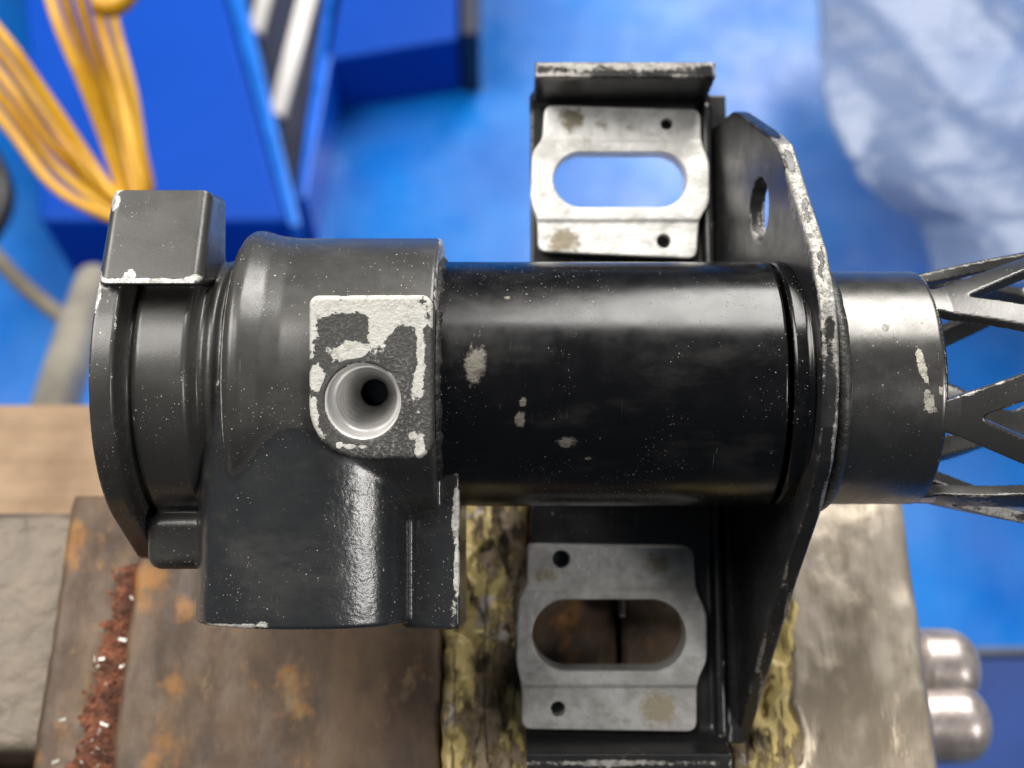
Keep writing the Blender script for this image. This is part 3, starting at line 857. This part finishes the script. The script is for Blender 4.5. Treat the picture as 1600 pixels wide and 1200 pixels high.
# ---- bracket
TS = 0.165
def zb(y): return -300 - TS * y
platepoly = [(478, -245), (470, -215), (395, -30), (372, 14), (288, 84), (193, 166), (117, 204), (60, 214), (0, 217), (-60, 210), (-109, 193), (-176, 150), (-305, 32), (-473, -106), (-620, -225), (-627, -245), (-600, -262), (478, -420)]
def f_plate(x, y, z):
    xl = 410.5 + 0.102 * z
    d = extr(poly2(y, z, platepoly) + 0 * x, 0, 25, x - xl, 5)
    hole = np.sqrt((y - 284) ** 2 + (z + 84) ** 2) - 52
    return smax(d, -hole, 2)
slots = [((968, 283), 104, 44, -352), ((949, 986), 118, 53, -236)]
def slotd(x, y, cx, cy, hw, hh):
    qx = np.maximum(np.abs(x - cx) - (hw - hh), 0)
    return np.sqrt(qx ** 2 + (y - cy) ** 2) - hh
SL = []
for (px, py), hw, hh, z in slots:
    c = PC(px, py, z); k_ = (2000 - z) / 2000
    SL.append((c[0], c[1], hw * k_, hh * k_))
def f_base(x, y, z):
    zz = z - zb(y)
    b = box(x, y, zz, 34, 420, -618, 540, -26, 0, 4)
    for (cx, cy, hw, hh) in SL:
        b = smax(b, -(slotd(x, y, cx, cy, hw + 6, hh + 6) + 0 * z), 2)
    # upper lip, leaning outwards
    yo = 524 + (zz) * 0.13
    l1 = np.maximum(np.abs(y - yo - 13) - 12, np.maximum(np.abs(x - 200) - 156, np.abs(zz - 52) - 78))
    yo2 = -600 - (zz) * 0.22
    l2 = np.maximum(np.abs(y - yo2 + 13) - 12, np.maximum(np.abs(x - 190) - 172, np.abs(zz - 22) - 48))
    b = smin(b, l1 - 3, 16)
    b = smin(b, l2 - 3, 16)
    return b
def f_tongue(x, y, z):
    return box(x, y, z, 192, 204, -420, -60, -640, -300, 2)
def f_br(x, y, z):
    b = smin(f_base(x, y, z), f_tongue(x, y, z), 10)
    rib = box(x, y, z - zb(y), 350, 368, -600, 520, -10, 22, 8)
    b = smin(b, rib, 10)
    return smax(b, -(407 + 0.102 * z - x) * -1.0, 1) if False else b
bracket = sdf_obj('mounting_bracket', f_br, (22, -668, -480), (400, 585, -110), 4.4, sheet, root, 8,
                  ((975, 102, 140, 12, .75), (1050, 98, 60, 10, .9), (870, 118, 30, 8, .8), (960, 1192, 170, 5, .8)))
bracket['label'] = 'black bent steel bracket base with folded lips'
plate_chips = [(1232, 225, 14, 24, .85), (1245, 290, 15, 60, .8), (1272, 370, 14, 60, .85), (1296, 450, 14, 60, .95), (1306, 540, 14, 50, .65), (1303, 680, 6, 60, .5), (1285, 800, 6, 40, .45), (1230, 940, 6, 60, .5), (1190, 1060, 6, 50, .5),
               (1185, 350, 8, 40, .6)]
flange = sdf_obj('flange_plate', f_plate, (370, -640, -440), (480, 500, 232), 3.6, sheet, bracket, 7, plate_chips)
flange['label'] = 'upright black flange plate with worn bare edge'

# ---- slotted capsule plates
capms = []
for cname, cf in (('capsule_metal', 1.0), ('shaded_stained_capsule_metal', 0.48)):  # second copy darkened: tube's shade painted into its colour, besides real stains
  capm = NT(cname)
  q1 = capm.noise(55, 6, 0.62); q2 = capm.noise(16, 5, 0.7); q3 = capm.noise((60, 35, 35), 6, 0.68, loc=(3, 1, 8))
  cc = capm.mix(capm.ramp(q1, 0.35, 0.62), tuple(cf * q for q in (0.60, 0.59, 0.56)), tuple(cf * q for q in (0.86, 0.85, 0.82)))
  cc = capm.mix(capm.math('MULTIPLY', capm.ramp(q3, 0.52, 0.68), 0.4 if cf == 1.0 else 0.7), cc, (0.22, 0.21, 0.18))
  cc = capm.mix(capm.ramp(capm.math('ADD', capm.attr('chip'), capm.math('MULTIPLY', capm.math('SUBTRACT', q2, 0.5), 1.3)), 0.38, 0.72), cc, (0.27, 0.235, 0.165))
  cc = capm.mix(capm.attr('wall'), cc, (0.16, 0.16, 0.16))
  capm.set(Base_Color=cc, Metallic=0.2, Roughness=capm.ramp(q1, 0.3, 0.7, 0.5, 0.36), Normal=capm.bump(q2, 3))
  capms.append(capm.m)
def capsule(pxpts, z0, sl, holes, cmat, stains):
    pts = [PC(x, y, z0)[:2] for x, y in pxpts]
    hc = [(PC(x, y, z0)[:2], r_) for x, y, r_ in holes]
    cx, cy, hw, hh = sl
    ys = [p[1] for p in pts]
    ymid = (max(ys) + min(ys)) / 2; yh = (max(ys) - min(ys)) / 2
    def f(x, y, z):
        zz = z - zb(y)
        top = 30 - 5 * (1 / (1 + np.exp(-(np.abs(y - ymid) - yh * 0.53) / 1.5)))
        d2 = poly2(x, y, pts) - 3
        d = smax(d2 + 0 * z, np.maximum(zz - top, -30 - zz), 4)
        d = smax(d, -(slotd(x, y, cx, cy, hw, hh) + 0 * z), 3)
        for (hx, hy), r_ in hc:
            d = smax(d, -np.maximum(np.sqrt((x - hx) ** 2 + (y - hy) ** 2) - r_ + 0 * z, -60 - zz), 2)
        return d
    def ex(V, g):
        st = blobs(V, stains)
        return {'chip': st, 'wall': (slotd(V[:, 0], V[:, 1], cx, cy, hw, hh) < 3) * (np.abs(g[:, 2]) < .5) * .0}
    P = np.array(pts)
    zc = [zb(P[:, 1].max()), zb(P[:, 1].min())]
    o = sdf_obj('capsule_plate', f, (P[:, 0].min() - 10, P[:, 1].min() - 10, min(zc) - 40), (P[:, 0].max() + 10, P[:, 1].max() + 10, max(zc) + 44), 2.6, cmat, bracket, 6, (), extra=ex)
    return o
def rnd(pts, rr=9):
    """round polygon corners"""
    out = []
    m = len(pts)
    for i in range(m):
        p0, p1, p2 = (np.array(pts[(i + d) % m], float) for d in (-1, 0, 1))
        a = p0 - p1; b = p2 - p1
        la, lb = np.linalg.norm(a), np.linalg.norm(b)
        t = min(rr, la * .45, lb * .45)
        A, B = p1 + a / la * t, p1 + b / lb * t
        for s_ in np.linspace(0, 1, 5):
            out.append(tuple((1 - s_) ** 2 * A + 2 * s_ * (1 - s_) * p1 + s_ ** 2 * B))
    return out
up_pts = rnd([(854, 165), (1092, 172), (1093, 228), (1104, 255), (1102, 322), (1086, 346), (1081, 405), (843, 394), (842, 345), (831, 315), (834, 240), (850, 219)], 11)
lo_pts = rnd([(826, 853), (1081, 857), (1083, 920), (1098, 952), (1097, 1024), (1081, 1054), (1079, 1128), (817, 1124), (817, 1062), (808, 1028), (811, 935), (825, 914)], 13)
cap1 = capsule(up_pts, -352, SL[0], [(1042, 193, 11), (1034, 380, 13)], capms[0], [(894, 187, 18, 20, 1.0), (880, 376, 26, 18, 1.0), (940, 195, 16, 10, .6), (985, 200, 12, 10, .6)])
cap1['label'] = 'bright bare capsule plate with long slot above the tube'
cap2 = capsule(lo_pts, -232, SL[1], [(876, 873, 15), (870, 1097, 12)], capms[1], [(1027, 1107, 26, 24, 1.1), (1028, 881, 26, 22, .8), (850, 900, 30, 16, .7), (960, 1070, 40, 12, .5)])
cap2['label'] = 'stained capsule plate with painted shade and long slot below the tube'
